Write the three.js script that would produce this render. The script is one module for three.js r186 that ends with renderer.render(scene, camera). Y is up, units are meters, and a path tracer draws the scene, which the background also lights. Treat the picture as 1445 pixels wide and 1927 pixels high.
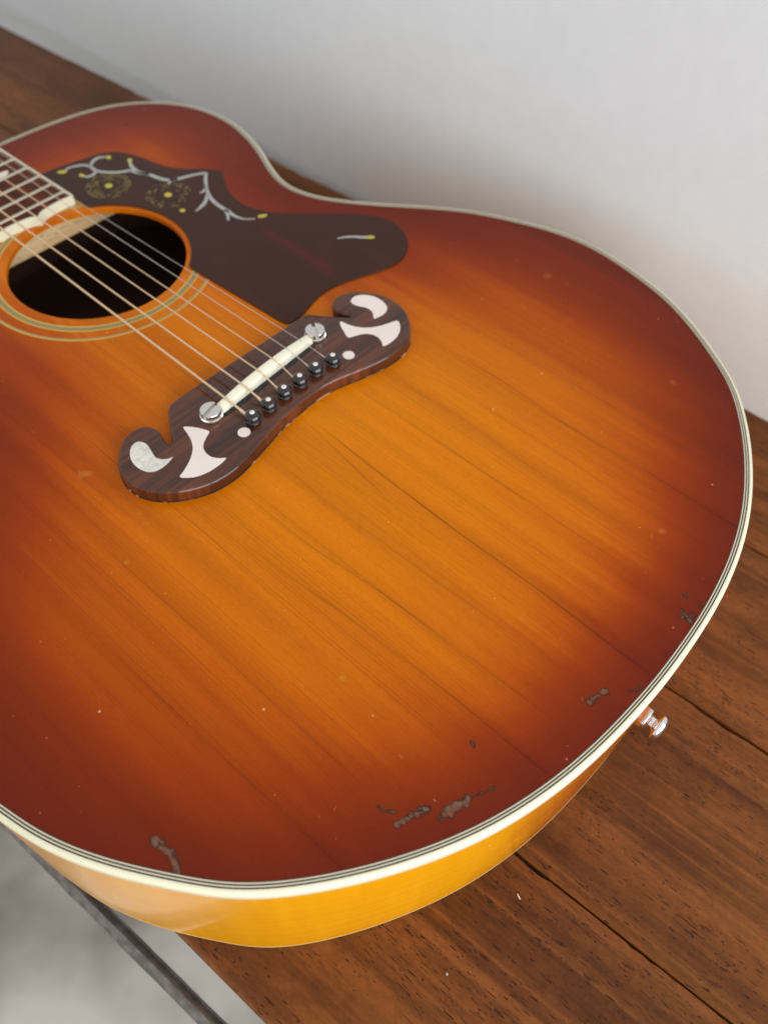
import * as THREE from 'three';
import { RectAreaLightUniformsLib } from 'three/addons/lights/RectAreaLightUniformsLib.js';
import { mergeGeometries, toCreasedNormals } from 'three/addons/utils/BufferGeometryUtils.js';

// ------------------------------------------------------------------ camera, light, exposure
const scene = new THREE.Scene();
const TABLE = 0.75, TOP = 0.10;                       // table top above the floor, soundboard above the table (m)
const GY = TABLE + TOP;                               // height of the soundboard
const camera = new THREE.PerspectiveCamera(62.54, 767 / 1024, 0.02, 30);
camera.position.set(0.25666, GY + 0.30714, 0.184);
camera.rotation.set(-0.934, 0.736, 0.019, 'YXZ');
camera.focus = 0.35; camera.userData.fStop = 7.5;
const renderer = new THREE.WebGLRenderer({ antialias: true });
renderer.toneMapping = THREE.LinearToneMapping;
renderer.toneMappingExposure = 1.0;
renderer.shadowMap.enabled = true;
const AMBIENT = 0.72;
{ // an even pale room all round
  const w = 16, h = 8, a = new Float32Array(w * h * 4);
  for (let i = 0; i < w * h; i++) a.set([1.0, 0.985, 0.955, 1], i * 4);
  const t = new THREE.DataTexture(a, w, h, THREE.RGBAFormat, THREE.FloatType);
  t.mapping = THREE.EquirectangularReflectionMapping; t.magFilter = THREE.LinearFilter; t.needsUpdate = true;
  scene.background = t; scene.environment = t;
  scene.backgroundIntensity = AMBIENT; scene.environmentIntensity = AMBIENT;
}
RectAreaLightUniformsLib.init();
const WIN = { x: 2.5, z0: -1.25, z1: 2.2, y0: GY - 0.5, y1: GY + 1.75, gap: 0.1, power: 4.9 };

// ------------------------------------------------------------------ helpers
let seed = 7;
const rnd = () => { seed = (seed * 1664525 + 1013904223) >>> 0; return seed / 4294967296; };
const rr = (a, b) => a + (b - a) * rnd();
function hash(x, y, s) { let h = Math.imul(x, 374761393) + Math.imul(y, 668265263) + Math.imul(s, 974634777); h = Math.imul(h ^ (h >>> 13), 1274126177); return ((h ^ (h >>> 16)) >>> 0) / 4294967296; }
function vn(x, y, s) {
  const i = Math.floor(x), j = Math.floor(y); let u = x - i, v = y - j; u = u * u * (3 - 2 * u); v = v * v * (3 - 2 * v);
  const a = hash(i, j, s), b = hash(i + 1, j, s), c = hash(i, j + 1, s), d = hash(i + 1, j + 1, s);
  return a + (b - a) * u + (c - a) * v + (a - b - c + d) * u * v;
}
const fbm = (x, y, s, o = 4) => { let t = 0, a = 0.5, n = 0; for (let k = 0; k < o; k++) { t += a * vn(x, y, s + k * 17); n += a; a *= 0.5; x *= 2.03; y *= 2.03; } return t / n; };
const clamp = (v, a = 0, b = 1) => Math.min(b, Math.max(a, v));
const sstep = (a, b, v) => { const t = clamp((v - a) / (b - a)); return t * t * (3 - 2 * t); };
const mix = (a, b, t) => a + (b - a) * t;
const mix3 = (a, b, t) => [mix(a[0], b[0], t), mix(a[1], b[1], t), mix(a[2], b[2], t)];
function ramp(stops, s) { if (s <= stops[0][0]) return stops[0][1]; for (let k = 1; k < stops.length; k++) if (s < stops[k][0]) return mix3(stops[k - 1][1], stops[k][1], (s - stops[k - 1][0]) / (stops[k][0] - stops[k - 1][0])); return stops[stops.length - 1][1]; }

function texture(w, h, fn, { srgb = true, wrap = THREE.ClampToEdgeWrapping } = {}) {   // fn(i, j) -> [r, g, b] 0..255 ; row 0 is v = 0
  const a = new Uint8Array(w * h * 4);
  for (let j = 0; j < h; j++) for (let i = 0; i < w; i++) { const c = fn(i, j), k = (j * w + i) * 4; a[k] = clamp(c[0], 0, 255); a[k + 1] = clamp(c[1], 0, 255); a[k + 2] = clamp(c[2], 0, 255); a[k + 3] = 255; }
  const t = new THREE.DataTexture(a, w, h, THREE.RGBAFormat);
  t.magFilter = THREE.LinearFilter; t.minFilter = THREE.LinearMipmapLinearFilter; t.generateMipmaps = true; t.wrapS = t.wrapT = wrap;
  if (srgb) t.colorSpace = THREE.SRGBColorSpace;
  t.needsUpdate = true; return t;
}
const std = (o) => new THREE.MeshStandardMaterial(o);
const phys = (o) => new THREE.MeshPhysicalMaterial(o);
const col = (r, g, b) => new THREE.Color().setRGB(r, g, b);

function mesh(name, geo, mat, parent) {                // geometry in millimetres
  geo.scale(0.001, 0.001, 0.001);
  const m = new THREE.Mesh(geo, mat); m.name = name; m.castShadow = m.receiveShadow = true; parent.add(m); return m;
}
const names = {};
function numbered(n) { names[n] = (names[n] ?? -1) + 1; return names[n] ? n + '_' + String(names[n]).padStart(3, '0') : n; }
function thing(name, label, category, group) { const g = new THREE.Group(); g.name = numbered(name); g.userData = { label, category }; if (group) g.userData.group = group; scene.add(g); return g; }

const V2 = (p) => new THREE.Vector2(p[0], p[1]);
function smooth(pts, n, closed = true, tension = 0.5) {  // Catmull-Rom through [x, z] points
  const c = new THREE.CatmullRomCurve3(pts.map((p) => new THREE.Vector3(p[0], 0, p[1])), closed, 'centripetal', tension);
  const o = []; for (let k = 0; k < (closed ? n : n + 1); k++) { const p = c.getPoint(k / n); o.push([p.x, p.z]); } return o;
}
const relax = (p, r = 3, times = 2) => { for (let t = 0; t < times; t++) { const n = p.length; p = p.map((_, k) => { let x = 0, z = 0; for (let j = -r; j <= r; j++) { const q = p[(k + j + n) % n]; x += q[0]; z += q[1]; } return [x / (2 * r + 1), z / (2 * r + 1)]; }); } return p; };   // evens out a closed outline
const area = (p) => { let s = 0; for (let k = 0; k < p.length; k++) { const a = p[k], b = p[(k + 1) % p.length]; s += a[0] * b[1] - b[0] * a[1]; } return s / 2; };
function normals(p) {                                   // inward normals of a closed outline
  const s = area(p) > 0 ? 1 : -1, n = p.length;
  return p.map((_, k) => { const a = p[(k + n - 1) % n], b = p[(k + 1) % n], dx = b[0] - a[0], dz = b[1] - a[1], l = Math.hypot(dx, dz) || 1; return [-dz / l * s, dx / l * s]; });
}
const inset = (p, d) => { const nn = normals(p); return p.map((q, k) => [q[0] + nn[k][0] * d, q[1] + nn[k][1] * d]); };
function slab(pts, y0, y1, { bevel = 0, holes = [], seg = 3 } = {}) {
  const s = new THREE.Shape(pts.map((p) => new THREE.Vector2(p[0], -p[1])));
  for (const h of holes) s.holes.push(new THREE.Path(h.map((p) => new THREE.Vector2(p[0], -p[1]))));
  const g = new THREE.ExtrudeGeometry(s, { depth: y1 - y0 - 2 * bevel, bevelEnabled: bevel > 0, bevelSize: bevel, bevelThickness: bevel, bevelSegments: seg, bevelOffset: -bevel, steps: 1 });
  g.rotateX(-Math.PI / 2); g.translate(0, y0 + bevel, 0); return g;
}
function sweep(path, profile, closedPath = true, closedProfile = false) {   // profile of [inset, y] carried along an outline; uv in mm along / across
  const nn = normals(path), n = path.length, m = profile.length, pos = [], uv = [], idx = [];
  let len = 0; const cum = [0]; for (let k = 1; k < m; k++) cum.push(cum[k - 1] + Math.hypot(profile[k][0] - profile[k - 1][0], profile[k][1] - profile[k - 1][1]));
  const N = closedPath ? n + 1 : n;
  for (let k = 0; k < N; k++) {
    const q = path[k % n], w = nn[k % n]; if (k) { const o = path[(k - 1) % n]; len += Math.hypot(q[0] - o[0], q[1] - o[1]); }
    for (let j = 0; j < m; j++) { pos.push(q[0] + w[0] * profile[j][0], profile[j][1], q[1] + w[1] * profile[j][0]); uv.push(len, cum[j]); }
  }
  const M = closedProfile ? m : m - 1;
  for (let k = 0; k < N - 1; k++) for (let j = 0; j < M; j++) { const a = k * m + j, b = k * m + (j + 1) % m, c = a + m, d = b + m; idx.push(a, c, b, b, c, d); }
  const g = new THREE.BufferGeometry(); g.setAttribute('position', new THREE.Float32BufferAttribute(pos, 3)); g.setAttribute('uv', new THREE.Float32BufferAttribute(uv, 2)); g.setIndex(idx);
  return toCreasedNormals(g, 0.7);
}
function planarUV(g, x0, x1, z0, z1) { const p = g.attributes.position, a = new Float32Array(p.count * 2); for (let k = 0; k < p.count; k++) { a[2 * k] = (p.getX(k) - x0) / (x1 - x0); a[2 * k + 1] = (p.getZ(k) - z0) / (z1 - z0); } g.setAttribute('uv', new THREE.BufferAttribute(a, 2)); return g; }
function tube(pts, r, seg = 64, rad = 10) { return new THREE.TubeGeometry(new THREE.CatmullRomCurve3(pts.map((p) => new THREE.Vector3(...p)), false, 'centripetal'), seg, r, rad, false); }
function lathe(profile, seg = 40) { return new THREE.LatheGeometry(profile.map(V2), seg); }
function boxAt(x0, x1, y0, y1, z0, z1) { const g = new THREE.BoxGeometry(x1 - x0, y1 - y0, z1 - z0); g.translate((x0 + x1) / 2, (y0 + y1) / 2, (z0 + z1) / 2); return g; }
const merge = (l) => mergeGeometries(l.map((g) => { const h = g.index ? g.toNonIndexed() : g; for (const k of Object.keys(h.attributes)) if (!['position', 'normal', 'uv'].includes(k)) h.deleteAttribute(k); return h; }));

// ------------------------------------------------------------------ outlines on the soundboard plane (mm; x towards the tail, z towards the bass side)
const HALF = [[242.3, 0], [241.9, 16], [240, 43], [234.5, 73], [224.5, 103], [206, 137], [182, 167], [162, 181.5], [138, 196], [116, 205.5], [98, 210], [77, 214], [54, 215], [32, 211.5], [10, 203.5], [-15, 192.5], [-39, 176], [-62, 157.5], [-80, 145], [-95, 136.5], [-113, 132], [-132, 135.5], [-157, 147], [-179, 154], [-200, 157.5], [-223, 156], [-246, 147.5], [-263, 133.5], [-275.5, 116.5], [-283, 97], [-287, 75], [-289, 52], [-289.5, 26]];
const OUT = relax(smooth([...HALF.map((p) => [p[0] - 0.7 * sstep(60, 200, p[1]) * sstep(60, 180, p[0]), p[1] - 1.0 * sstep(40, 160, p[1])]), [-289.5, 0], ...HALF.slice(1).reverse().map((p) => [p[0], -p[1]])], 520));
const HOLE = [-139, -2.6], RHOLE = 50.8;
const circle = (c, r, n = 120, a0 = 0, a1 = Math.PI * 2) => Array.from({ length: n }, (_, k) => { const a = a0 + (a1 - a0) * k / (a1 - a0 > 6.28 ? n : n - 1); return [c[0] + r * Math.cos(a), c[1] + r * Math.sin(a)]; });

// ------------------------------------------------------------------ textures
const TX = { x0: -292, x1: 246, z0: -220, z1: 220 };
function soundboardMaps() {
  const W = 2048, H = 1676, sx = (TX.x1 - TX.x0) / W, sz = (TX.z1 - TX.z0) / H;
  const G = 8, gw = Math.ceil(W / G) + 2, gh = Math.ceil(H / G) + 2, dist = new Float32Array(gw * gh), o2 = OUT.filter((_, k) => k % 2 === 0);
  for (let j = 0; j < gh; j++) for (let i = 0; i < gw; i++) {
    const x = TX.x0 + i * G * sx, z = TX.z0 + j * G * sz; let m = 1e9; for (const p of o2) { const d = (p[0] - x) ** 2 + (p[1] - z) ** 2; if (d < m) m = d; } dist[j * gw + i] = Math.sqrt(m);
  }
  const D = (i, j) => { const u = i / G, v = j / G, a = Math.floor(u), b = Math.floor(v), fu = u - a, fv = v - b, k = b * gw + a; return mix(mix(dist[k], dist[k + 1], fu), mix(dist[k + gw], dist[k + gw + 1], fu), fv); };
  // latewood lines: irregular spacing, some darker
  const lines = []; for (let z = TX.z0; z < TX.z1;) { lines.push([z, rr(0.15, 1) ** 1.6]); z += rr(0.7, 1.7) * (0.75 + 0.7 * vn(z / 18, 3, 5)); }
  const dark = [[0.2, 0, 0.75, 60, 235], [-86, -0.01, 0.55, 60, 230], [68, -0.05, 0.5, 90, 225], [140, -0.02, 0.4, 90, 210], [50, -0.05, 0.45, 60, 200], [92, -0.04, 0.35, -110, 10], [9, 0.1, 0.3, 40, 90], [-33, -0.03, 0.35, 45, 190], [-52, -0.02, 0.2, 50, 200], [28, -0.03, 0.25, 60, 180], [-110, -0.03, 0.25, 40, 190], [112, -0.02, 0.3, 40, 170], [-20, -0.02, 0.22, -80, -20], [18, -0.02, 0.28, -90, -20], [34, -0.03, 0.3, -95, -20], [78, -0.03, 0.3, -20, 90], [-66, -0.02, 0.2, 60, 210]];
  const stops = [[0.06, [106, 31, 11]], [0.42, [122, 39, 8]], [0.8, [150, 55, 3]], [1.12, [178, 79, 0]], [1.55, [199, 102, 0]], [2.2, [210, 116, 0]], [3.2, [214, 122, 0]]];
  // chips and scuffs through the lacquer: polylines with a half width
  const chips = [[[[218.7, 79.8], [214.6, 89.4], [211.3, 97]], 1.1], [[[214.4, 90], [212.6, 96], [211.8, 99.5]], 3], [[[205.9, 102.8], [203.6, 108], [202, 113]], 2.2], [[[206.5, 102], [204, 104]], 1.6], [[[192.5, 113.6], [195, 113.4], [198.5, 110.5]], 1.1], [[[143.9, 176.1], [150.1, 175], [154.7, 175.6], [158.3, 177.1]], 2.6], [[[224.5, 27.6], [227, 20]], 2.2], [[[230, -32.4], [235, -31]], 2], [[[231.4, -30], [234.3, -34]], 1.4], [[[226.1, -40.5], [227.6, -40]], 1.7], [[[232.3, -41.8], [234.5, -40]], 1.1], [[[233.4, 13.6], [235.6, 11.6], [235.9, 9.2]], 1], [[[235.4, -10.6], [236.2, -9]], 1], [[[202.3, 72], [203.6, 73]], 1.3]];
  const faint = [[-12.7, 96.4, 2.2], [-10.5, 94, 1.4], [201.6, -62.1, 1.4], [148.2, 86.6, 1.3], [57.4, -171.8, 2.4], [155.2, -147, 1.6], [60, 40, .9], [42, 112, 1.1], [100, -70, 1], [25, 92, 0.8]];
  const dust = []; for (let k = 0; k < 380; k++) dust.push([rr(-280, 236), rr(-205, 205), 0.16 + 0.4 * rnd() ** 4, rr(0.25, 1), rnd() < 0.16 ? rr(0.8, 2.4) : 0, rr(0, 3.14)]);
  const A = new Uint8Array(W * H * 4), B = new Uint8Array(W * H * 4), R = new Uint8Array(W * H * 4);
  let cl = 0;
  for (let j = 0; j < H; j++) {
    const z = TX.z0 + (j + 0.5) * sz;
    for (let i = 0; i < W; i++) {
      const x = TX.x0 + (i + 0.5) * sx, d = D(i, j), k4 = (j * W + i) * 4;
      if (d > 4 && false) continue;
      const warp = 0.9 * (fbm(x / 160, z / 60, 11, 2) - 0.5) * 2, zz = z + warp + 0.012 * x;
      // how far the dye reaches in from the edge
      let m = mix(64, 38, sstep(40, 215, x)); if (z > 0) m += 6 * sstep(190, 60, x) * sstep(20, 120, z); m = mix(m, 60, sstep(-60, -140, x)); if (z < 0) m *= 1 + 0.1 * sstep(-20, -110, z);
      m *= 1 + 0.2 * (fbm(x / 400, zz / 18, 31, 2) - 0.5) + 0.1 * (fbm(x / 120, zz / 40, 41, 2) - 0.5);
      let s = d / m; s += 0.34 * (fbm(x / 420, zz / 10, 51, 3) - 0.5) * sstep(0.3, 1.0, s) + 0.13 * (vn(x / 90, zz / 2.6, 71) - 0.5) * sstep(0.7, 1.3, s);
      let c = ramp(stops, s).slice();
      // grain
      while (cl < lines.length - 2 && lines[cl + 1][0] < zz) cl++; while (cl > 0 && lines[cl][0] > zz) cl--;
      const t = (zz - lines[cl][0]) / Math.max(0.3, lines[cl + 1][0] - lines[cl][0]), late = lines[cl + 1][1] * sstep(0.45, 0.92, t) * (t < 0.985 ? 1 : 0.3);
      const br = 0.55 + 0.6 * vn(x / 14, zz * 1.1, 91); let g = 1 - 0.1 * late * br * (0.35 + 0.65 * sstep(0.6, 1.3, s));
      g *= 1 + 0.05 * (vn(x / 1.6, z / 0.35, 101) - 0.5) + 0.15 * (fbm(x / 330, zz / 10, 111, 3) - 0.5);
      for (const q of dark) { if (x < q[3] - 30 || x > q[4] + 30) continue; const w = z - q[0] - q[1] * (x - 100) + 1.3 * (vn(x / 45, q[0], 121) - 0.5) * 2, sharp = Math.exp(-w * w / 0.16), soft = Math.exp(-w * w / (w > 0 ? 5 : 20)); g *= 1 - q[2] * sstep(q[3] - 30, q[3] + 20, x) * sstep(q[4] + 30, q[4] - 10, x) * (0.3 * sharp * (0.3 + vn(x / 17, q[0], 131)) + 0.05 * soft); }
      c[0] *= g; c[1] *= g ** 1.35; c[2] *= g;
      let h = 128 - 20 * late * br, rough = 78 + 30 * (fbm(x / 30, z / 20, 141, 3) - 0.5) + 8 * late;
      for (const q of chips) {
        let e = 1e9; for (let n = 1; n < q[0].length; n++) { const [ax, az] = q[0][n - 1], [bx, bz] = q[0][n], ux = bx - ax, uz = bz - az, tt = clamp(((x - ax) * ux + (z - az) * uz) / (ux * ux + uz * uz)); const f = Math.hypot(x - ax - ux * tt, z - az - uz * tt); if (f < e) e = f; if (e > 30) break; }
        if (e > 6) continue;
        const ed = q[1] * (0.05 + 1.45 * fbm(x / 2.6, z / 1.5, 151, 5)), al = sstep(ed, ed - 0.5, e); if (al <= 0) continue;
        const p = fbm(x / 1.5, z / 0.7, 161, 4), q2 = vn(x / 0.5, z / 0.4, 171), wood = mix3([44, 28, 22], [128, 98, 80], clamp(sstep(ed, ed - 1.5, e) * (0.25 + 1.1 * p) + 0.3 * (q2 - 0.5)));
        c = mix3(c, wood, al * (0.62 + 0.38 * vn(x / 2, z / 1.2, 181))); h -= al * (40 + 50 * p); rough = mix(rough, 190, al);
      }
      for (const q of faint) { const e = Math.hypot(x - q[0], z - q[1]); if (e < q[2] * 1.6) { const al = 0.22 * sstep(q[2] * (0.5 + fbm(x / 1.4, z / 1.4, 191, 2)), 0, Math.abs(e - q[2] * 0.5)); c = mix3(c, [214, 176, 150], al); h -= 25 * al; } }
      A[k4] = clamp(c[0], 0, 255); A[k4 + 1] = clamp(c[1], 0, 255); A[k4 + 2] = clamp(c[2], 0, 255); A[k4 + 3] = 255;
      B[k4] = B[k4 + 1] = B[k4 + 2] = clamp(h, 0, 255); B[k4 + 3] = 255; R[k4] = R[k4 + 2] = 0; R[k4 + 1] = clamp(rough, 0, 255); R[k4 + 3] = 255;
    }
  }
  for (const q of dust) {                                // dust specks and short hair scratches
    const n = q[4] ? 26 : 1;
    for (let k = 0; k < n; k++) {
      const f = n > 1 ? k / (n - 1) - 0.5 : 0, cx = (q[0] + q[4] * f * Math.cos(q[5]) - TX.x0) / sx, cz = (q[1] + q[4] * f * Math.sin(q[5]) - TX.z0) / sz, r = (q[4] ? 0.16 : q[2]) / sx;
      for (let j = Math.floor(cz - r - 1); j <= cz + r + 1; j++) for (let i = Math.floor(cx - r - 1); i <= cx + r + 1; i++) {
        if (i < 0 || j < 0 || i >= W || j >= H) continue; const e = Math.hypot(i + 0.5 - cx, j + 0.5 - cz), al = q[3] * clamp(r + 0.5 - e) * (q[4] ? 0.12 : 0.8), k4 = (j * W + i) * 4;
        if (al > 0) { A[k4] = mix(A[k4], 236, al); A[k4 + 1] = mix(A[k4 + 1], 210, al); A[k4 + 2] = mix(A[k4 + 2], 180, al); }
      }
    }
  }
  const mk = (a, srgb) => { const t = new THREE.DataTexture(a, W, H, THREE.RGBAFormat); t.magFilter = THREE.LinearFilter; t.minFilter = THREE.LinearMipmapLinearFilter; t.generateMipmaps = true; if (srgb) t.colorSpace = THREE.SRGBColorSpace; t.needsUpdate = true; return t; };
  return [mk(A, true), mk(B, false), mk(R, false)];
}
function grainMap(w, h, mmx, mmz, light, darkc, s, { pore = 0.5, band = 9, line = 1.1 } = {}) {   // rosewood-like: streaks along u
  return texture(w, h, (i, j) => {
    const x = i / w * mmx, z = j / h * mmz, zz = z + 3 * (fbm(x / 60, z / 30, s, 2) - 0.5);
    let t = 0.55 * fbm(x / 90, zz / band, s + 1, 3) + 0.45 * fbm(x / 30, zz / line, s + 2, 3); t = clamp((t - 0.3) * 2.2);
    const p = vn(x / 5, zz / 0.28, s + 3), q = p > 0.8 ? pore * (p - 0.8) * 5 : 0;
    return mix3(mix3(darkc, light, t), [22, 12, 9], q);
  }, { wrap: THREE.RepeatWrapping });
}

// ------------------------------------------------------------------ the guitar
const [topMap, topBump, topRough] = soundboardMaps();
const M = {
  top: phys({ map: topMap, bumpMap: topBump, bumpScale: 0.00006, roughnessMap: topRough, roughness: 1, specularIntensity: 0.27, clearcoat: 0.02, clearcoatRoughness: 0.14 }),
  cream: phys({ color: col(0.75, 0.705, 0.505), roughness: 0.32 }),
  creamLine: phys({ color: col(0.64, 0.56, 0.40), roughness: 0.4 }),
  blackLine: std({ color: col(0.012, 0.01, 0.008), roughness: 0.4 }),
  yellowRing: std({ color: col(0.60, 0.38, 0.05), roughness: 0.35 }), greyRing: std({ color: col(0.36, 0.265, 0.12), roughness: 0.35 }), darkRing: std({ color: col(0.10, 0.085, 0.05), roughness: 0.4 }),
  insideShaded: std({ color: col(0.09, 0.036, 0.02), roughness: 0.8, side: THREE.DoubleSide }),  // body interior: wood colour darkened to stand for the shade of its depth
  spruce: std({ map: grainMap(256, 64, 120, 24, [244, 208, 158], [228, 186, 130], 301), roughness: 0.75 }),
  bone: phys({ color: col(0.86, 0.80, 0.64), roughness: 0.32 }),
  black: phys({ color: col(0.004, 0.004, 0.005), roughness: 0.08, ior: 1.7 }),
  tray: std({ color: col(0.016, 0.013, 0.014), roughness: 0.45 }),
  nickel: std({ color: col(0.80, 0.77, 0.72), metalness: 1, roughness: 0.24 }),
  chrome: std({ color: col(0.86, 0.87, 0.88), metalness: 1, roughness: 0.12 }),
  fretMetal: std({ color: col(0.56, 0.50, 0.38), metalness: 1, roughness: 0.33 }),
  bronze: std({ color: col(0.93, 0.72, 0.48), metalness: 1, roughness: 0.5 }),
  steel: std({ color: col(0.82, 0.74, 0.67), metalness: 1, roughness: 0.32 }),
  vine: std({ color: col(0.44, 0.43, 0.39), roughness: 0.45 }),
  bud: std({ color: col(0.56, 0.46, 0.05), roughness: 0.5 }),
  stipple: std({ color: col(0.26, 0.22, 0.06), roughness: 0.6 }),
};
{
  const pearl = texture(256, 256, (i, j) => { const x = i / 256, y = j / 256, t = fbm(x * 3.2 + 2 * fbm(x * 2, y * 2, 5, 2), y * 6, 401, 4), u = Math.abs(fbm(x * 6 + 3, y * 3, 411, 4) - 0.5) * 3; return mix3(mix3([238, 230, 218], [214, 208, 200], clamp(t * 1.7 - 0.4)), [176, 172, 166], clamp(0.45 - u) * 0.9); });
  M.pearl = phys({ map: pearl, roughness: 0.24, clearcoat: 0.3, clearcoatRoughness: 0.1 });
  M.plainPearl = phys({ map: texture(64, 64, (i, j) => { const t = fbm(i / 20, j / 9, 421, 3); return mix3([246, 233, 224], [234, 218, 208], t); }), roughness: 0.28 });
  M.rosewood = phys({ map: grainMap(1024, 512, 120, 190, [108, 56, 31], [46, 21, 12], 331, { band: 10, line: 0.8 }), bumpMap: grainMap(1024, 512, 120, 190, [150, 150, 150], [110, 110, 110], 331, { band: 10, line: 0.8 }), bumpScale: 0.00004, roughness: 0.35, specularIntensity: 0.25, clearcoat: 0.9, clearcoatRoughness: 0.06 });
  M.rosewoodBoard = phys({ map: grainMap(1024, 128, 460, 60, [116, 54, 26], [70, 30, 14], 341, { band: 7, line: 0.7 }), roughness: 0.55, specularIntensity: 0.35 });
  const shell = texture(512, 384, (i, j) => { const x = i / 512 * 230, z = j / 384 * 130, a = fbm(x / 26 + 2 * fbm(x / 40, z / 40, 431, 2), z / 11, 441, 4), st = Math.exp(-(((z - 62 - 0.0 * x) + 6 * (fbm(x / 20, 1, 451, 2) - 0.5)) ** 2) / 16) * sstep(120, 165, x) * sstep(222, 190, x); return mix3(mix3([60, 33, 22], [68, 35, 23], sstep(0.5, 0.75, a)), [112, 28, 28], st * 0.42); });
  M.shell = phys({ map: shell, roughness: 0.22, specularIntensity: 0.36 });
  // maple rim: amber, reddened around the tail joint; u runs from the tail along the bass side
  M.rim = phys({ map: texture(2048, 128, (i, j) => { const per = 1655, u = i / 2048 * per, du = Math.min(u, per - u), v = j / 128 * 92, fl = fbm(u / 3.2, v / 40, 461, 3), st = fbm(u / 120, v / 2.2, 471, 3); let c = mix3([240, 170, 0], [226, 146, 0], clamp(0.5 * fl + 0.6 * st - 0.1)); const s = sstep(96, 34, du + 18 * (fbm(u / 18, v / 30, 481, 3) - 0.5)); c = mix3(c, [158, 74, 8], s * 0.9); const e = sstep(560, 700, du); return mix3(c, [120, 48, 12], e * 0.8); }), roughness: 0.2, specularIntensity: 0.5, clearcoat: 0.35, clearcoatRoughness: 0.06 });
}
const guitar = thing('acoustic_guitar', 'sunburst jumbo acoustic guitar lying on its back on the brown plank table', 'guitar');
guitar.position.set(0, GY, 0);
{
  const body = inset(OUT, 4.6);
  const top = slab(body, -3, 0, { holes: [circle(HOLE, RHOLE, 140)] }); planarUV(top, TX.x0, TX.x1, TX.z0, TX.z1);
  mesh('soundboard', top, M.top, guitar);
  mesh('binding', sweep(OUT, [[2.0, -6], [2.0, 0], [1.3, -0.06], [0.65, -0.4], [0.18, -1.05], [0, -1.9], [0, -5.6], [0.3, -6]], true, true), M.cream, guitar);
  mesh('purfling', sweep(OUT, [[2.0, -3], [2.0, -0.03], [4.6, -0.03], [4.6, -3]]), M.blackLine, guitar);
  mesh('purfling', sweep(OUT, [[2.56, -1], [2.56, 0.01], [3.12, 0.01], [3.12, -1]]), M.creamLine, guitar);
  mesh('purfling', sweep(OUT, [[3.66, -1], [3.66, 0.01], [4.22, 0.01], [4.22, -1]]), M.creamLine, guitar);
  const lean = (g) => { const p = g.attributes.position; for (let k = 0; k < p.count; k++) { const x = p.getX(k), y = p.getY(k); if (y < -6) p.setX(k, x + 4.2 * (y + 6) / 92 * sstep(170, 238, x)); } return g; };   // the sides lean in a little at the tail
  const rim = sweep(OUT, [[0.25, -5.8], [0.25, -98.9]]); { const a = rim.attributes.uv; for (let k = 0; k < a.count; k++) a.setXY(k, a.getX(k) / 1655, a.getY(k) / 92); }
  M.rim.map.wrapS = THREE.RepeatWrapping; lean(rim); mesh('rim', rim, M.rim, guitar);
  mesh('lining', lean(sweep(OUT, [[2.6, -7], [2.6, -97]])), M.insideShaded, guitar);
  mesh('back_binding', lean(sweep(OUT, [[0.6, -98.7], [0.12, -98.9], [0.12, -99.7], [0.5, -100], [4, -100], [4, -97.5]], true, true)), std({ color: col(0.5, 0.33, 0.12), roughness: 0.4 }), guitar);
  mesh('back', lean(slab(inset(OUT, 2.7), -99.7, -97.2)), M.insideShaded, guitar);
  const brace = boxAt(-211, -200, -22.2, -3.05, -112, 112); mesh('brace', planarUV(brace, -60, 60, -12, 12), M.spruce, guitar);
  { const uvb = guitar.children.at(-1).geometry, p = uvb.attributes.position, a = uvb.attributes.uv; for (let k = 0; k < p.count; k++) a.setXY(k, p.getZ(k) * 8, p.getY(k) * 40); }
  // rosette
  const ring = (r0, r1, y, m) => mesh('rosette_ring', slab(circle(HOLE, r1, 160), -0.5, y, { holes: [circle(HOLE, r0, 160)] }), m, guitar);
  ring(56.6, 57.6, 0.03, M.yellowRing); ring(57.6, 58.2, 0.02, M.greyRing); ring(58.2, 58.6, 0.03, M.darkRing); ring(58.6, 59.5, 0.02, M.greyRing); ring(59.5, 59.9, 0.03, M.darkRing); ring(59.9, 60.9, 0.02, M.yellowRing);
  ring(66.4, 67.4, 0.03, M.greyRing); ring(67.4, 68.2, 0.02, M.yellowRing);
}
// pickguard
const PG = [[-19.4, -40.9], [-18.7, -44.3], [-18.9, -50.7], [-21.1, -59.1], [-23.3, -67.6], [-23.7, -77.1], [-21.8, -87], [-17.7, -99], [-13.6, -111.2], [-12.4, -119.7], [-14.1, -128.7], [-19.1, -137], [-26.6, -143.2], [-35.9, -146.7], [-45.5, -146.8], [-54.3, -142.9], [-64.2, -135.7], [-75.5, -125.6], [-90.2, -111.8], [-102.1, -102.2], [-112.5, -98], [-121.9, -96.8], [-133.7, -98.9], [-145.9, -104.7], [-157.4, -111.7]];
const PG2 = [[-157.5, -111.6], [-166, -105], [-177, -95.2], [-185, -90.5], [-194.8, -87.5], [-205.3, -85.4], [-214.7, -82.5], [-222.6, -78.4], [-227.6, -72.1], [-230.6, -64.2], [-233, -51.5], [-235.3, -39], [-236.3, -29.5]];
const PGY = 0.95;
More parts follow.
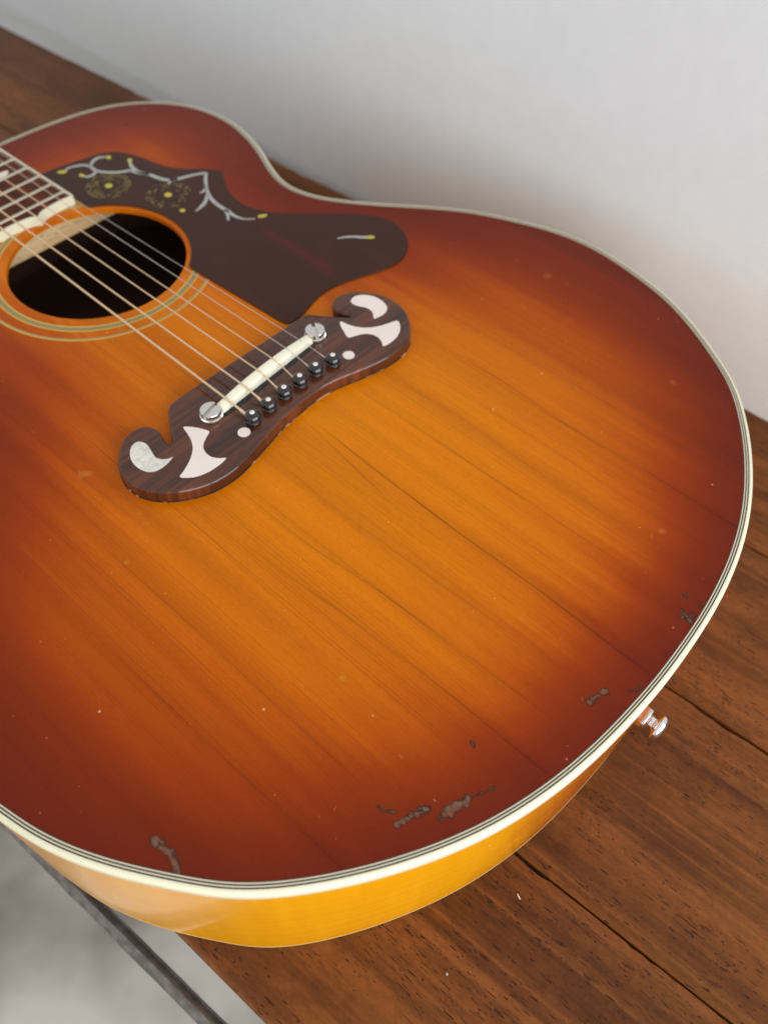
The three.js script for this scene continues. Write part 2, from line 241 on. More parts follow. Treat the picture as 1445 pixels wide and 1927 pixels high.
const pickguard = (() => {
  const arc = circle(HOLE, 53.6, 40, 0, 1).map((_, k) => { const a0 = Math.atan2(-26, -46.9), a1 = Math.atan2(-31, 44), a = a0 + (a1 - a0) * k / 39; return [HOLE[0] + 53.6 * Math.cos(a), HOLE[1] + 53.6 * Math.sin(a)]; });
  const pts = [[-94, -34.8], [-28.5, -38.9], [-24.4, -39.2], [-21.6, -39.8], ...smooth(PG, 120, false), ...smooth(PG2, 70, false).slice(1), [-196.5, -28.6], [-190, -28.4], ...arc.slice(0, -1)];
  const g = slab(pts, 0.04, PGY, { bevel: 0.25, seg: 2 }); planarUV(g, -238, -8, -150, -20);
  const m = mesh('pickguard', g, M.shell, guitar); m.userData.label = 'dark brown tortoiseshell pickguard with engraved vine and flowers'; return m;
})();
function ribbon(pts, w0, w1, w2) {                        // a raised painted line, width tapering w0 > w1 > w2
  const c = smooth(pts, 40, false), L = [], Rr = [], n = c.length;
  for (let k = 0; k < n; k++) { const a = c[Math.max(0, k - 1)], b = c[Math.min(n - 1, k + 1)], l = Math.hypot(b[0] - a[0], b[1] - a[1]) || 1, t = k / (n - 1), w = (t < 0.5 ? mix(w0, w1, t * 2) : mix(w1, w2, t * 2 - 1)) * 1.12 * (0.85 + 0.3 * vn(k / 5, pts[0][0], 7)) / 2; L.push([c[k][0] - (b[1] - a[1]) / l * w, c[k][1] + (b[0] - a[0]) / l * w]); Rr.push([c[k][0] + (b[1] - a[1]) / l * w, c[k][1] - (b[0] - a[0]) / l * w]); }
  return slab([...L, ...Rr.reverse()], PGY - 0.1, PGY + 0.12);
}
{
  const vines = [
    [[[-227.5, -40.5], [-229.4, -45], [-225.3, -53.9], [-220.3, -55.7], [-214.2, -55.7], [-207.7, -59.6], [-201.3, -66.6], [-199.4, -71]], 1.3, 2, 2],
    [[[-199.4, -71], [-193.6, -72.6], [-186.8, -76.3], [-177.2, -78.8], [-172.1, -81.7], [-169.8, -85.9], [-166.3, -95.2], [-162.4, -103]], 1.9, 2.4, 1.8],
    [[[-162.4, -103], [-155.1, -96.6], [-144.8, -89.6], [-135.1, -86], [-125.2, -85.2], [-121.2, -85.4], [-113.1, -85.1], [-107.5, -86.9], [-102.8, -91.5]], 1.8, 2.4, 0.7],
    [[[-220.3, -55.7], [-224.3, -59.9], [-225.6, -65.7], [-223.2, -69.2]], 1.4, 2, 1.5], [[[-213.6, -55.7], [-211.8, -51.1], [-212.6, -47.8], [-214.5, -46.8]], 1.8, 2, 1.4],
    [[[-207.4, -76.8], [-202.8, -74.6], [-194.8, -73.5], [-186.8, -76.3]], 1.6, 2.2, 2], [[[-169.8, -85.9], [-171.5, -82], [-168.9, -78.2]], 2, 2, 0.6],
    [[[-151.9, -94.5], [-148, -90], [-147.4, -85.7]], 1.8, 1.7, 0.6], [[[-143.5, -88.5], [-138, -82], [-135.6, -76], [-134.5, -71.6]], 1.6, 2.2, 0.6], [[[-123, -85.4], [-118, -83], [-113.1, -79.2]], 2, 2.2, 0.7],
    [[[-53.2, -112.3], [-51.1, -116.2], [-47.3, -120.5], [-43.7, -123.3], [-41, -125.6]], 0.8, 1.5, 2.3]];
  for (const v of vines) mesh('vine_inlay', ribbon(...v), M.vine, pickguard);
  const oval = (x, z, a, b, t) => slab(Array.from({ length: 22 }, (_, k) => { const f = k / 22 * 6.2832, p = a * Math.cos(f), q = b * Math.sin(f); return [x + p * Math.cos(t) - q * Math.sin(t), z + p * Math.sin(t) + q * Math.cos(t)]; }), PGY - 0.1, PGY + 0.16);
  for (const b of [[-228.6, -39.6, 2.9, 1.7, -0.8], [-221.4, -70.4, 2.2, 1.6, 0.2], [-216.5, -46.2, 2.2, 1.4, 0], [-208.6, -77.8, 2.2, 1.5, 0.5], [-101.8, -96.6, 3, 1.5, -1.1], [-39.8, -127, 2.4, 1.5, -0.7], [-141, -66.6, 1.8, 1.6, 0]]) mesh('flower_bud', oval(...b), M.bud, pickguard);
  for (const [x, z, part] of [[-194.8, -51.2, 1], [-160.3, -70.9, 0.45]]) {
    mesh('flower_centre', oval(x, z, 2.5, 2.3, 0), M.bud, pickguard);
    const g = []; for (let k = 0; k < 330 * part; k++) { const a = rr(0, 6.28), r = 5 + 9 * rnd() ** 0.45; if (fbm(a * 1.6, r / 3, 77, 2) < 0.36) continue; const d = new THREE.CylinderGeometry(0.36, 0.36, 0.2, 6); d.scale(rr(0.7, 1.4), 1, rr(0.7, 1.6)); d.translate(x + r * Math.cos(a), PGY + 0.02, z + r * Math.sin(a)); g.push(d); }
    const m = mesh('flower_stipple', merge(g), M.stipple, pickguard); m.userData.kind = 'stuff';
  }
}
// bridge
const BH = 7;
const BR = [[-12.4, 22.8], [-11.9, 40.6], [-11.2, 43.4], [-9.2, 45.8], [-1.3, 51.2], [5.1, 55.1], [8.9, 57.6], [9.6, 59], [8.8, 60.7], [7.1, 61.4], [4.4, 61.2], [1.4, 60.2], [-0.6, 59.5], [-4.1, 59], [-7.5, 59.9], [-9.6, 61.9], [-10.7, 65.2], [-10.5, 69.2], [-8.9, 73.4], [-6, 77.2], [-2.5, 80.3], [0.8, 82.8], [4.8, 84.6], [10, 85.6], [14.9, 85.5], [19.5, 84.2], [23.7, 82], [28, 78.6], [31.4, 74.6], [34.6, 69.8], [36.9, 65.3], [38.9, 59.8], [39.9, 53.4], [39.9, 46.4], [38.9, 39.5], [36.9, 31], [34.6, 21], [32.6, 11], [31.7, 1], [31.1, -9], [31.4, -18], [32.8, -25.5], [34.8, -32.2], [36.8, -38.8], [38.5, -45], [39.8, -51.5], [40.5, -56.3], [40.7, -61.4], [40.3, -66.2], [39.3, -70.2], [37.5, -73.9], [34.6, -77.8], [30.6, -81.5], [25.7, -84.9], [19.6, -87.2], [13.5, -88], [7.7, -87.2], [2.5, -85.2], [-2.8, -81.8], [-6.9, -77.6], [-8.9, -74], [-9.6, -70.2], [-8.7, -66.4], [-6.6, -63.6], [-4.1, -62.4], [-1, -62.8], [3.8, -64.2], [7.4, -65.4], [8.8, -65], [8.4, -63.6], [3.2, -58.9], [-6.1, -51.6], [-10.8, -47.4], [-11.7, -45.2], [-12, -42]];
const densify = (p, n) => { const o = []; for (let k = 0; k < p.length; k++) { const a = p[(k + p.length - 1) % p.length], b = p[k], c = p[(k + 1) % p.length], d = p[(k + 2) % p.length]; for (let j = 0; j < n; j++) { const t = j / n; const f = (i) => 0.5 * (2 * b[i] + (c[i] - a[i]) * t * 0.7 + (2 * 0.7 * a[i] - (6 - 0.7) * b[i] + (6 - 2 * 0.7) * c[i] - 0.7 * d[i]) * t * t + (-0.7 * a[i] + (4 - 0.7) * b[i] - (4 - 0.7) * c[i] + 0.7 * d[i]) * t * t * t); o.push([f(0), f(1)]); } } return o; };
const bridge = (() => {
  const p = densify(BR, 3), g = slab(inset(p, -1.25), -2.2, BH, { bevel: 1.65, seg: 5 });
  planarUV(g, -30, 90, -95, 95); const u = g.attributes.uv; for (let k = 0; k < u.count; k++) { const a = u.getX(k), b = u.getY(k); u.setXY(k, b * 1.9 * 0.83, a * 0.7); }
  const m = mesh('bridge', toCreasedNormals(g, 0.6), M.rosewood, guitar); m.userData.label = 'dark rosewood moustache bridge with curled ends and pearl inlays';
  mesh('glue_line', slab(inset(p, -1.6), -0.4, 0.4), std({ map: texture(128, 128, (i, j) => mix3([40, 28, 20], [176, 146, 124], sstep(0.5, 0.66, fbm(i / 3, j / 3, 501, 4)))), roughness: 0.7 }), m);
  planarUV(m.children.at(-1).geometry, -0.05, 0.05, -0.1, 0.1);
  const inlay = (pts, mat) => { const s = densify(pts, 3), h = slab(s, BH - 0.6, BH + 0.07); planarUV(h, -10, 45, -95, 95); const q = mesh('inlay', h, mat, m); return q; };
  const q1 = inlay([[-3.5, 68.4], [-0.6, 67.2], [3.2, 67.7], [6.7, 68.7], [9.9, 69.3], [12.5, 68], [14.5, 65.7], [15.1, 63.6], [15.7, 65], [16.6, 68.2], [16.7, 71.9], [15.9, 75], [13.6, 77.4], [9.5, 78.6], [5.1, 78.6], [1.3, 77.4], [-1.7, 75.4], [-3.9, 72.8], [-4.5, 70.1]], M.pearl); planarUV(q1.geometry, -0.005, 0.018, 0.06, 0.08);
  inlay([[4, 48.6], [6, 46.3], [9.7, 43.9], [15, 41.8], [17, 45.2], [18.9, 48.4], [21.2, 50.5], [24.3, 51.5], [27.7, 51.4], [30.9, 49.7], [33.5, 47], [34.4, 51.5], [34.2, 56.5], [33.3, 60.8], [31.4, 64.9], [28.2, 68.3], [26.5, 68.8], [25.6, 66.2], [23.6, 61.8], [21.2, 57.8], [17.7, 53.9], [13.3, 51.3], [8.8, 49.8]], M.plainPearl);
  inlay([[-2.8, -72.2], [-3.9, -75.8], [-2.4, -79.4], [0.5, -82.1], [4.9, -83.9], [9.6, -84.1], [13.9, -82.8], [16, -81.1], [17.3, -78.4], [17.6, -75.1], [16.7, -71], [15.6, -70.8], [13.3, -73], [10, -74.3], [6.3, -73.7], [3.1, -72], [-0.2, -71.3]], M.plainPearl);
  inlay([[5.2, -56], [5.7, -57], [8.9, -57.5], [13.2, -58.9], [17.1, -61.4], [20.4, -64.9], [22.9, -69.3], [24.6, -74], [26, -77.6], [27.6, -77.8], [30.8, -75.4], [33.2, -72.2], [34.7, -68.7], [35.3, -64.6], [35.2, -60.7], [34.7, -58.8], [33.6, -58.6], [31.5, -60.2], [28.3, -61.3], [24.8, -61.1], [21.8, -59.3], [19.7, -56.6], [18.3, -53.4], [16.9, -50.7], [15.1, -50.8], [10.5, -52.8], [7.2, -54.4]], M.plainPearl);
  for (const c of [[27.4, 30.8], [26.2, -41.2]]) mesh('inlay', slab(circle(c, 3.05, 36), BH - 0.5, BH + 0.07), M.plainPearl, m);
  // saddle: arched bone strip standing in a black tray, x across, from bass (z = 29) to treble (z = -34)
  const zc = (t) => mix(29.5, -34, t), xc = (t) => mix(9, 4.6, t);
  const strip = (w0, w1, y0, yf, n = 40) => { const pos = [], idx = []; for (let k = 0; k <= n; k++) { const t = k / n, z = zc(t), x = xc(t), h = yf(t); for (const [dx, y] of [[-w0, y0], [-w0, h - 0.5], [-w0 + 0.5, h - 0.05], [w1 - 1.3, h], [w1 - 0.25, h - 0.55], [w1, h - 1.1], [w1, y0]]) pos.push(x + dx, y, z); } for (let k = 0; k < n; k++) for (let j = 0; j < 7; j++) { const a = k * 7 + j, b = k * 7 + (j + 1) % 7; idx.push(a, b, a + 7, b, b + 7, a + 7); } for (let j = 1; j < 6; j++) { idx.push(0, j + 1, j); const o = n * 7; idx.push(o, o + j, o + j + 1); } const g2 = new THREE.BufferGeometry(); g2.setAttribute('position', new THREE.Float32BufferAttribute(pos, 3)); g2.setIndex(idx); g2.setAttribute('uv', new THREE.Float32BufferAttribute(new Float32Array(pos.length / 3 * 2), 2)); return toCreasedNormals(g2, 0.5); };
  mesh('saddle', strip(2.4, 2.8, BH - 1, (t) => BH + 2.3 + 3.9 * Math.sin(Math.PI * clamp(0.1 + 0.8 * t)) ** 0.9), M.bone, m);
  mesh('saddle_tray', strip(3.3, 4.9, BH - 1, () => BH + 0.9), M.tray, m);
  return m;
})();
// saddle screws: slotted head over a knurled wheel
for (const [x, z, slot, y] of [[8.4, 34.6, -1.31, BH], [3.8, -39.2, -0.54, BH]]) {
  const g = []; const R0 = 5.1;
  for (const s of [0, Math.PI]) { const a = 0.17, n = 22, pts = Array.from({ length: n }, (_, k) => { const f = s + a + (Math.PI - 2 * a) * k / (n - 1); return [R0 * Math.cos(f), R0 * Math.sin(f)]; }); g.push(slab(pts, 2.0, 4.9, { bevel: 0.35, seg: 2 })); }
  g.push(new THREE.CylinderGeometry(4.9, 4.9, 1.2, 40).translate(0, 1.9, 0));
  const h = merge(g.map((q) => { q.rotateY(slot); return q; })); h.translate(x, y, z);
  const m = mesh('saddle_screw', h, M.nickel, guitar);
  const k = []; const star = Array.from({ length: 144 }, (_, i) => { const f = i / 144 * 6.28318, r = i % 2 ? 5.35 : 5.75; return [r * Math.cos(f), r * Math.sin(f)]; });
  k.push(slab(star, 0.05, 1.75, { bevel: 0.2, seg: 1 })); const w = merge(k); w.translate(x, y, z); mesh('knurled_wheel', toCreasedNormals(w, 0.3), M.nickel, m);
}
// bridge pins
const PIN = [[25.2, 22.9], [24.4, 11.9], [23.7, 1.0], [23.4, -9.8], [23.4, -20.6], [24.8, -31.3]];
PIN.forEach(([x, z], k) => {
  const prof = [[0, 7.1], [0.9, 7.05], [1.9, 6.75], [2.8, 6.15], [3.45, 5.3], [3.8, 4.3], [3.82, 3.5], [3.55, 2.6], [3.05, 1.95], [2.75, 1.6], [2.85, 1.35], [3.3, 1.1], [3.45, 0.7], [3.3, 0.3], [2.8, 0.05], [2.6, -1]].reverse();
  const g = lathe(prof, 36); g.scale(1.03, 0.88, 1.03); g.translate(x, BH, z); const m = mesh('bridge_pin', g, M.black, guitar);
  const d = lathe([[1.25, 6.6], [1.25, 7.06], [0.9, 7.15], [0, 7.2]], 20); d.scale(1.03, 0.88, 1.03); d.translate(x, BH, z); mesh('pin_dot', d, M.plainPearl, m);
  m.rotation.set(0, 0, 0);
});
// strings, bass to treble
const SAD = [[9.3, 24.9], [9, 13.8], [7, 2.3], [6.4, -8.3], [5.6, -18.6], [4.7, -28.4]], FAR = [[-153, 24.7], [-152.4, 15.4], [-151.7, 4.6], [-151.6, -5.1], [-148.2, -15.4], [-149, -22.7]], RAD = [0.64, 0.52, 0.42, 0.33, 0.22, 0.16];
const saddleY = (z) => { const t = (29.5 - z) / 63.5; return BH + 2.3 + 3.9 * Math.sin(Math.PI * clamp(0.1 + 0.8 * t)) ** 0.9; };
SAD.forEach(([x, z], k) => {
  const r = RAD[k], [px, pz] = PIN[k], ys = saddleY(z) + r - 0.05, dx = FAR[k][0] - x, slope = (FAR[k][1] - z) / dx;
  const end = -648, ze = z + slope * (end - x);
  const pinEnd = [px - 2.9, BH + 1.0, pz + (z - pz) * 0.18], wrap = [mix(px, x, 0.52), mix(BH + 1, ys, 0.5), mix(pz, z, 0.52)];
  const mat = k < 4 ? M.bronze : M.steel;
  const run = tube([[end, 7.6 + r, ze], [-300, mix(7.6, ys, 0.52), z + slope * (-300 - x)], [x - 3, ys + 0.005, z + slope * -3], [x, ys, z], [x + 1.6, ys - 0.45, mix(z, pz, 0.1)], wrap, pinEnd], r, 220, 8);
  const m = mesh('string', run, mat, guitar);
  mesh('string_wrap', tube([wrap.map((v, i) => mix(v, pinEnd[i], [0.05, 0.12, 0.45, 0.55, 0.3, 0.3][k])), pinEnd], r + (k < 4 ? 0.26 : 0.13), 6, 8), mat, m);
});
// neck: turned a hair about the board's end, built in its own frame (x along the neck, end at 0)
{
  const turn = 0.0162, place = (g) => { g.rotateY(turn); g.translate(-193.2, 0, 0.4); return g; };   // +turn takes -x towards +z
  const nutX = -646 + 193.2, halfAt = (x) => mix(27.3, 21.5, clamp(x / nutX)), FY = 5.6;
  const endCurve = (s) => { const a = Math.abs(s); return a < 0.2 ? 3.6 * (1 - a / 0.2) ** 1.4 - 0.3 : a < 0.62 ? -0.3 - 1.1 * Math.sin((a - 0.2) / 0.42 * 1.57) : -1.4 + 1.3 * ((a - 0.62) / 0.38) ** 2 ; };
  const endPts = (off) => Array.from({ length: 61 }, (_, k) => { const s = 1 - 2 * k / 60, h = halfAt(0) - off, c = Math.abs(s) > 0.93 ? -2.2 * ((Math.abs(s) - 0.93) / 0.07) ** 2 : 0; return [endCurve(s) + c - off * 1.1, s * h]; });
  const outer = (off) => [[nutX, halfAt(nutX) - off], ...endPts(off), [nutX, -halfAt(nutX) + off]];
  const board = slab(outer(1.7), 0.25, FY); planarUV(board, nutX, 5, -30, 30); mesh('fretboard', place(board), M.rosewoodBoard, guitar);
  const fb = guitar.children.at(-1);
  const bind = sweep(outer(0), [[0, 0.1], [0, FY - 0.35], [0.12, FY - 0.1], [0.4, FY + 0.03], [1.75, FY + 0.03], [1.75, 0.1]], false, true);
  mesh('fretboard_binding', place(bind), M.cream, fb);
  for (let k = 1; k <= 20; k++) {
    const x = 2 - 648 * 2 ** (-k / 12) + 193.2, h = halfAt(x) - 0.5, g = new THREE.CylinderGeometry(1.0, 1.0, 2 * h, 14, 1, false, 0, Math.PI); g.rotateX(Math.PI / 2); g.rotateY(0);
    const p = g.attributes.position; for (let q = 0; q < p.count; q++) { const a = p.getX(q), b = p.getY(q); p.setXY(q, b, Math.abs(a)); }
    g.scale(1, 0.95, 1); g.computeVertexNormals(); g.translate(x, FY - 0.02, 0); mesh('fret', place(g), M.fretMetal, fb);
  }
  const fx = (k) => 2 - 648 * 2 ** (-k / 12) + 193.2;
  for (const k of [3, 5, 7, 9, 12, 15, 17]) {
    const c = (fx(k) + fx(k - 1)) / 2, w = Math.min(9, (fx(k) - fx(k - 1)) * 0.36), h = halfAt(c) * 0.56;
    const crown = smooth([[c - w, 0], [c - w * 0.8, h * 0.5], [c - w * 0.1, h * 0.62], [c + w * 0.2, h], [c + w, h * 0.8], [c + w * 0.85, 0], [c + w, -h * 0.8], [c + w * 0.2, -h], [c - w * 0.1, -h * 0.62], [c - w * 0.8, -h * 0.5]], 50);
    mesh('crown_inlay', place(slab(crown, FY - 0.4, FY + 0.04)), M.plainPearl, fb);
  }
  mesh('nut', place(boxAt(nutX - 5, nutX, 0.5, FY + 2.4, -21.5, 21.5)), M.bone, guitar);
  const neckShape = Array.from({ length: 25 }, (_, k) => { const a = Math.PI * k / 24; return [Math.cos(a), -Math.sin(a)]; });
  { const pos = [], idx = [], N = 30, m = neckShape.length; for (let i = 0; i <= N; i++) { const t = i / N, x = mix(-95, nutX - 6, t), h = halfAt(x) - 0.3, dpt = mix(23, 17, t) + 62 * sstep(0.1, 0, t); for (const q of neckShape) pos.push(x, q[1] * dpt, q[0] * h); } for (let i = 0; i < N; i++) for (let j = 0; j < m - 1; j++) { const a = i * m + j; idx.push(a, a + 1, a + m, a + 1, a + m + 1, a + m); } const g = new THREE.BufferGeometry(); g.setAttribute('position', new THREE.Float32BufferAttribute(pos, 3)); g.setAttribute('uv', new THREE.Float32BufferAttribute(new Float32Array(pos.length / 3 * 2), 2)); g.setIndex(idx); g.computeVertexNormals(); mesh('neck', place(g), std({ color: col(0.11, 0.03, 0.013), roughness: 0.3, side: THREE.DoubleSide }), guitar); }
  const head = slab(smooth([[nutX - 6, -22], [nutX - 40, -34], [nutX - 110, -38], [nutX - 175, -42], [nutX - 190, -20], [nutX - 178, 0], [nutX - 190, 20], [nutX - 175, 42], [nutX - 110, 38], [nutX - 40, 34], [nutX - 6, 22]], 90), -16, -1, { bevel: 0.6 }); head.translate(-nutX, 0, 0); head.rotateZ(0.2); head.translate(nutX, 1, 0); mesh('headstock', place(head), M.black, guitar);
}
// strap button on the tail
{
  const g = lathe([[0, -3], [5.4, -3], [5.4, 1.9], [5.1, 2.4], [3.6, 2.9], [2.9, 3.7], [2.8, 5.0], [3.2, 5.9], [4.7, 6.4], [6.2, 6.7], [6.6, 7.3], [6.3, 8.5], [5.1, 9.6], [3, 10.3], [0, 10.5]].map((p) => [p[0] * 0.92, p[1]]), 44);
  g.rotateZ(-Math.PI / 2); g.translate(241.9, -38.5, -2.4); mesh('strap_button', g, M.chrome, guitar);
}

// ------------------------------------------------------------------ table: long planks running almost along the guitar
const TURN = THREE.MathUtils.degToRad(4.0);
const table = thing('wooden_table', 'dark brown plank table top the guitar lies on, pushed against the white wall', 'table');
table.position.set(0.15, TABLE, 0.1905); table.rotation.y = TURN;      // origin: a point on the front edge
const PL = 2100;                                                       // plank length, mm
function plankMap(s) {
  const W = 2048, H = 448, mx = 600, mz = 125, fleck = [];
  for (let k = 0; k < 7800; k++) fleck.push([hash(k, 1, s) * mx, hash(k, 2, s) * mz, 1 + 5 * hash(k, 3, s) ** 2.5, 0.08 + 0.22 * hash(k, 4, s) ** 2, 0.3 + 0.6 * hash(k, 5, s) ** 1.3]);
  const dens = (x, z) => clamp(fbm(x / 110, z / 20, s + 9, 3) * 2.6 - 0.75);
  const t = texture(W, H, (i, j) => {
    const x = i / W * mx, z = j / H * mz, zz = z + 7 * (fbm(x / 230, z / 60, s, 2) - 0.5), per = Math.abs(x / mx - 0.5) * 2;
    const bandv = fbm(x / 420, zz / 11, s + 1, 3), fine = fbm(x / 60, zz / 0.9, s + 2, 3), blot = fbm(x / 70, z / 38, s + 3, 4), mot = fbm(x / 5, z / 2.5, s + 4, 3);
    let c = mix3([80, 45, 18], [122, 72, 32], clamp(0.25 + 1.5 * (bandv - 0.5) + 0.6 * (fine - 0.5) + 0.5));
    c = mix3(c, [150, 88, 42], 0.35 * sstep(0.5, 0.75, fbm(x / 90 + 7, z / 30, s + 13, 3))); c = mix3(c, [64, 33, 15], 0.36 * sstep(0.5, 0.8, blot)); c = mix3(c, [140, 86, 46], 0.45 * sstep(0.6, 0.8, fbm(x / 300, zz / 3.5, s + 6, 2)));
    const g = 1 + 0.22 * (mot - 0.5) + 0.1 * (vn(x / 1, z / 0.6, s + 7) - 0.5); return [c[0] * g, c[1] * g, c[2] * g];
  }, { wrap: THREE.MirroredRepeatWrapping });
  const a = t.image.data, b = new Uint8Array(W * H * 4).fill(255); for (let k = 0; k < W * H; k++) { const v = 150 + 20 * (hash(k, 7, s) - 0.5); b[4 * k] = b[4 * k + 1] = b[4 * k + 2] = v; }
  for (const f of fleck) {
    if (hash(Math.round(f[0] * 7), Math.round(f[1] * 9), s) > dens(f[0], f[1])) continue;
    const n = Math.ceil(f[2] / 0.25), tilt = 0.05 * (hash(Math.round(f[0] * 3), 5, s) - 0.5) * 2;
    for (let k = 0; k < n; k++) { const u = k / n, x = f[0] + u * f[2], z = f[1] + tilt * u * f[2], w = f[3] * Math.sin(Math.PI * (0.12 + 0.8 * u)); for (let dj = -2; dj <= 2; dj++) { const jj = Math.round(z / mz * H) + dj, ii = Math.floor(x / mx * W) % W; if (jj < 0 || jj >= H) continue; const e = Math.abs(jj * mz / H - z), al = f[4] * clamp((w + 0.14 - e) / 0.24), q = (jj * W + ii) * 4; if (al > 0) { a[q] = mix(a[q], 34, al); a[q + 1] = mix(a[q + 1], 16, al); a[q + 2] = mix(a[q + 2], 8, al); const h = mix(b[q], 90, al); b[q] = b[q + 1] = b[q + 2] = h; } } }
  }
  const bt = new THREE.DataTexture(b, W, H, THREE.RGBAFormat); bt.magFilter = THREE.LinearFilter; bt.minFilter = THREE.LinearMipmapLinearFilter; bt.generateMipmaps = true; bt.wrapS = bt.wrapT = THREE.MirroredRepeatWrapping; bt.needsUpdate = true;
  t.needsUpdate = true; return [t, bt];
}
const plankMats = [601, 641, 681].map((s) => { const [m, b] = plankMap(s); return phys({ map: m, bumpMap: b, bumpScale: 0.0004, roughness: 0.4, specularIntensity: 0.32, clearcoat: 0.04, clearcoatRoughness: 0.25 }); });
function plank(z0, z1, s, frontRound) {                                // z measured back from the front edge (negative is back)
  const N = 1100, pos = [], uv = [], idx = [], prof = [];
  for (let i = 0; i <= N; i++) {
    const x = -PL * 0.62 + PL * i / N, wa = 1.1 * (fbm(x / 30, z0 / 7, s, 5) - 0.5) + 0.35 + 7 * Math.max(0, fbm(x / 26, z0, s + 5, 4) - 0.57), wb = 0.9 * (fbm(x / 60, z1 / 7, s + 1, 4) - 0.5);
    const r = frontRound ? 4.5 : 0.5, a = z0 + wa, b = frontRound ? z1 + 0.25 * wb : z1 + wb, P = [[a + 0.15, -28], [a, -2.5], [a + 0.06, -0.5], [a + 0.3, -0.1], [a + 0.8, 0]];
    for (const f of [0, 0.25, 0.5, 0.75, 1]) P.push([b - r + r * Math.sin(f * 1.5708), -r + r * Math.cos(f * 1.5708)]); P.push([b, -28]);
    for (const q of P) { pos.push(x, q[1], q[0]); uv.push(x / 600 - 0.25 + s * 0.137, (q[0] - z0) / 125 + 0.02 - (q[1] < -3 ? q[1] / 125 : 0)); }
    prof.length = P.length;
  }
  const m = prof.length; for (let i = 0; i < N; i++) for (let j = 0; j < m; j++) { const a = i * m + j, b = i * m + (j + 1) % m; idx.push(a, b, a + m, b, b + m, a + m); }
  const g = new THREE.BufferGeometry(); g.setAttribute('position', new THREE.Float32BufferAttribute(pos, 3)); g.setAttribute('uv', new THREE.Float32BufferAttribute(uv, 2)); g.setIndex(idx); return toCreasedNormals(g, 0.6);
}
[[-121.9, 0], [-241.2, -122.5], [-352.2, -241.8], [-470, -352.8]].forEach(([a, b], k) => mesh('plank', plank(a, b, 11 + k * 7, k === 0), plankMats[k % 3], table));
mesh('underlay', boxAt(-PL * 0.6, PL * 0.36, -26, -4, -460, -8), std({ color: col(0.02, 0.014, 0.01), roughness: 0.9 }), table);
for (const [x, z] of [[-1180, -60], [-1180, -420], [640, -60], [640, -420]]) mesh('leg', boxAt(x - 35, x + 35, -750, -28.5, z - 35, z + 35), plankMats[0], table);

// two scraps lying on the table
for (const [x, z, s, l] of [[245.3, 76.4, 1, 'white curled fibre scrap on the table near the guitar rim'], [241.8, 122, 0.8, 'pale round crumb on the table below the guitar']]) {
  const c = thing('crumb', l, 'crumb'); c.position.set(x / 1000, TABLE, z / 1000); c.scale.setScalar(0.72);
  if (s === 1) mesh('scrap', tube([[-1.4, 0.5, -0.6], [-0.3, 0.7, 0.1], [0.6, 0.6, 0.3], [1.6, 0.5, 0.9]], 0.42, 16, 6), M.bone, c);
  else { const g = new THREE.IcosahedronGeometry(0.9, 2), p = g.attributes.position; for (let k = 0; k < p.count; k++) { const f = 0.8 + 0.4 * vn(p.getX(k) * 2 + 9, p.getZ(k) * 2 + p.getY(k), 5); p.setXYZ(k, p.getX(k) * f, p.getY(k) * f * 0.6 + 0.5, p.getZ(k) * f); } g.computeVertexNormals(); mesh('scrap', g, std({ color: col(0.4, 0.32, 0.24), roughness: 0.6 }), c); }
}

// ------------------------------------------------------------------ wall, floor, rail, window
function structure(name, geo, mat) { const m = mesh(name, geo, mat, scene); m.name = name; m.userData.kind = 'structure'; return m; }
{
  const plaster = texture(512, 512, (i, j) => { const t = fbm(i / 60, j / 60, 701, 4), u = fbm(i / 6, j / 6, 711, 3), g = 1 + 0.012 * (t - 0.5) + 0.02 * (u - 0.5); return [229 * g, 234 * g, 237 * g]; }, { wrap: THREE.MirroredRepeatWrapping });
  const pb = texture(512, 512, (i, j) => { const v = 128 + 50 * (fbm(i / 9, j / 9, 721, 4) - 0.5); return [v, v, v]; }, { srgb: false, wrap: THREE.MirroredRepeatWrapping });
  plaster.repeat.set(4, 3); pb.repeat.set(4, 3);
  const g = new THREE.BoxGeometry(2700, 2500, 80); g.translate(-750, 1250, -40); g.rotateY(THREE.MathUtils.degToRad(0.5));
  const w = structure('wall', g, std({ map: plaster, bumpMap: pb, bumpScale: 0.0003, roughness: 0.9 })); w.position.set(0, 0, -0.265);
  const concrete = texture(1024, 1024, (i, j) => { const x = i / 1024 * 3, y = j / 1024 * 3, a = fbm(x * 4, y * 4, 731, 5), b = fbm(x * 11 + 4, y * 11, 741, 4), t = clamp(0.55 + 2.2 * (a - 0.5) + 0.7 * (b - 0.5)); return mix3([110, 103, 94], [198, 193, 184], t); }, { wrap: THREE.MirroredRepeatWrapping });
  const f = boxAt(-3200, 2600, -60, 0, -300, 3200); f.translate(0, 0, 0); const fl = structure('floor', f, std({ map: concrete, roughness: 0.7 })); { const p = f.attributes.position, u = f.attributes.uv; for (let k = 0; k < p.count; k++) u.setXY(k, p.getX(k) / 3, p.getZ(k) / 3); }
}
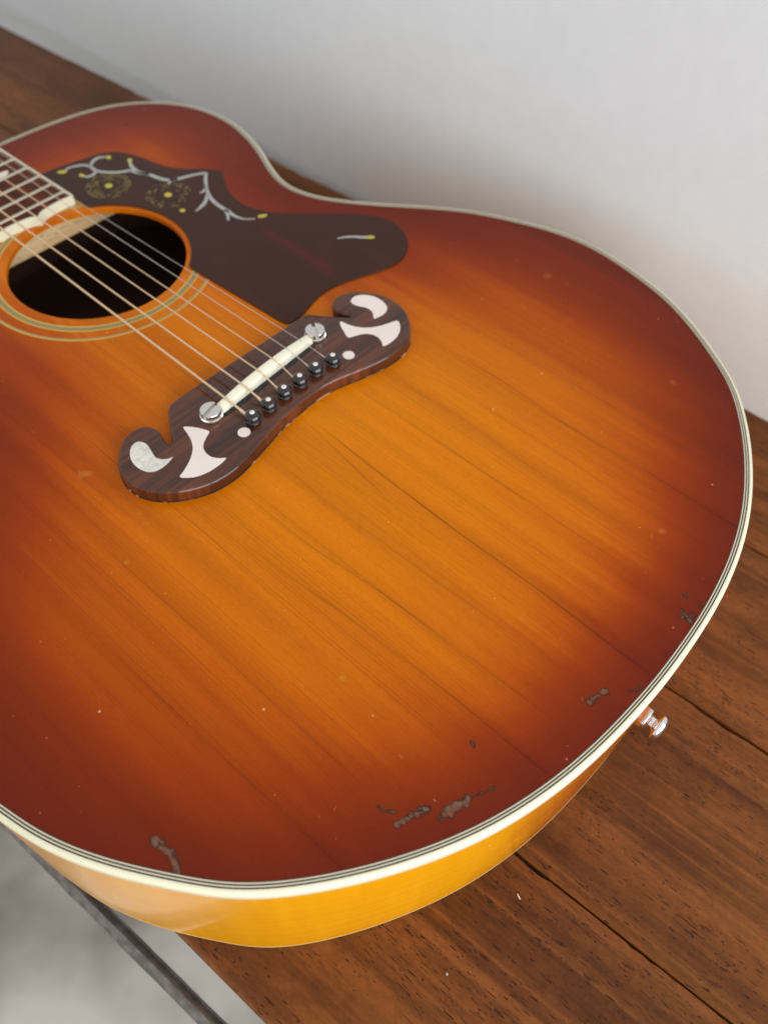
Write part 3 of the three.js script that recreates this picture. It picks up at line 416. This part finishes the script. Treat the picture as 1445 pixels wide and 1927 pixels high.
{
  const rail = thing('iron_rail', 'dark hammered iron rail running along the front edge of the table', 'rail');
  rail.position.set(0.0975, GY - 0.15, 0.2112); rail.rotation.y = THREE.MathUtils.degToRad(5.1);
  const N = 360, m = 26, pos = [], uv = [], idx = [], R0 = 4.3;
  for (let i = 0; i <= N; i++) { const x = -700 + 1400 * i / N; for (let j = 0; j <= m; j++) { const a = j / m * Math.PI * 2, w = R0 * (1 + 0.035 * (fbm(x / 9, Math.cos(a) * 1.2 + 4, 801, 3) - 0.5) * 2 + 0.03 * (vn(x / 13 + 0.6 * Math.sin(a), Math.sin(a) * 1.5 + 9, 811) > 0.62 ? 1 : 0)); pos.push(x, w * Math.cos(a), w * Math.sin(a)); uv.push(x / 60, j / m); } }
  for (let i = 0; i < N; i++) for (let j = 0; j < m; j++) { const a = i * (m + 1) + j; idx.push(a, a + 1, a + m + 1, a + 1, a + m + 2, a + m + 1); }
  const g = new THREE.BufferGeometry(); g.setAttribute('position', new THREE.Float32BufferAttribute(pos, 3)); g.setAttribute('uv', new THREE.Float32BufferAttribute(uv, 2)); g.setIndex(idx); g.computeVertexNormals();
  const rm = texture(256, 128, (i, j) => { const t = fbm(i / 20, j / 16, 821, 4); return mix3([92, 89, 87], [156, 148, 140], t); }, { wrap: THREE.MirroredRepeatWrapping });
  mesh('bar', g, std({ map: rm, metalness: 0.6, roughness: 0.36 }), rail);
}
{ // the window that lights the place, outside the frame beyond the tail of the guitar
  const win = thing('window', 'bright tall window with two panes beyond the tail end of the guitar', 'window');
  win.position.set(WIN.x, 0, 0);
  const zm = (WIN.z0 + WIN.z1) / 2, fr = std({ color: col(0.75, 0.74, 0.72), roughness: 0.5 }), glow = std({ color: col(0, 0, 0), emissive: col(1, 1, 1), emissiveIntensity: 0.8 });
  for (const [a, b] of [[WIN.z0, zm - WIN.gap / 2], [zm + WIN.gap / 2, WIN.z1]]) {
    mesh('pane', boxAt(12, 18, WIN.y0 * 1000, WIN.y1 * 1000, a * 1000, b * 1000), glow, win);
    const l = new THREE.RectAreaLight(new THREE.Color(0.94, 0.985, 1.04), WIN.power, b - a, WIN.y1 - WIN.y0); l.name = 'window_light'; l.position.set(WIN.x + 0.008, (WIN.y0 + WIN.y1) / 2, (a + b) / 2); l.lookAt(0, l.position.y, l.position.z); scene.add(l);
  }
  const y0 = WIN.y0 * 1000, y1 = WIN.y1 * 1000, z0 = WIN.z0 * 1000, z1 = WIN.z1 * 1000;
  mesh('frame', merge([boxAt(-15, 25, y0 - 60, y0, z0 - 20, z1 + 60), boxAt(-15, 25, y1, y1 + 60, z0 - 20, z1 + 60), boxAt(-15, 25, y0, y1, z1, z1 + 60), boxAt(-15, 25, y0, y1, (zm - WIN.gap / 2) * 1000, (zm + WIN.gap / 2) * 1000), boxAt(-15, 25, y0, y1, z0 - 20, z0)]), fr, win);
}
renderer.render(scene, camera);
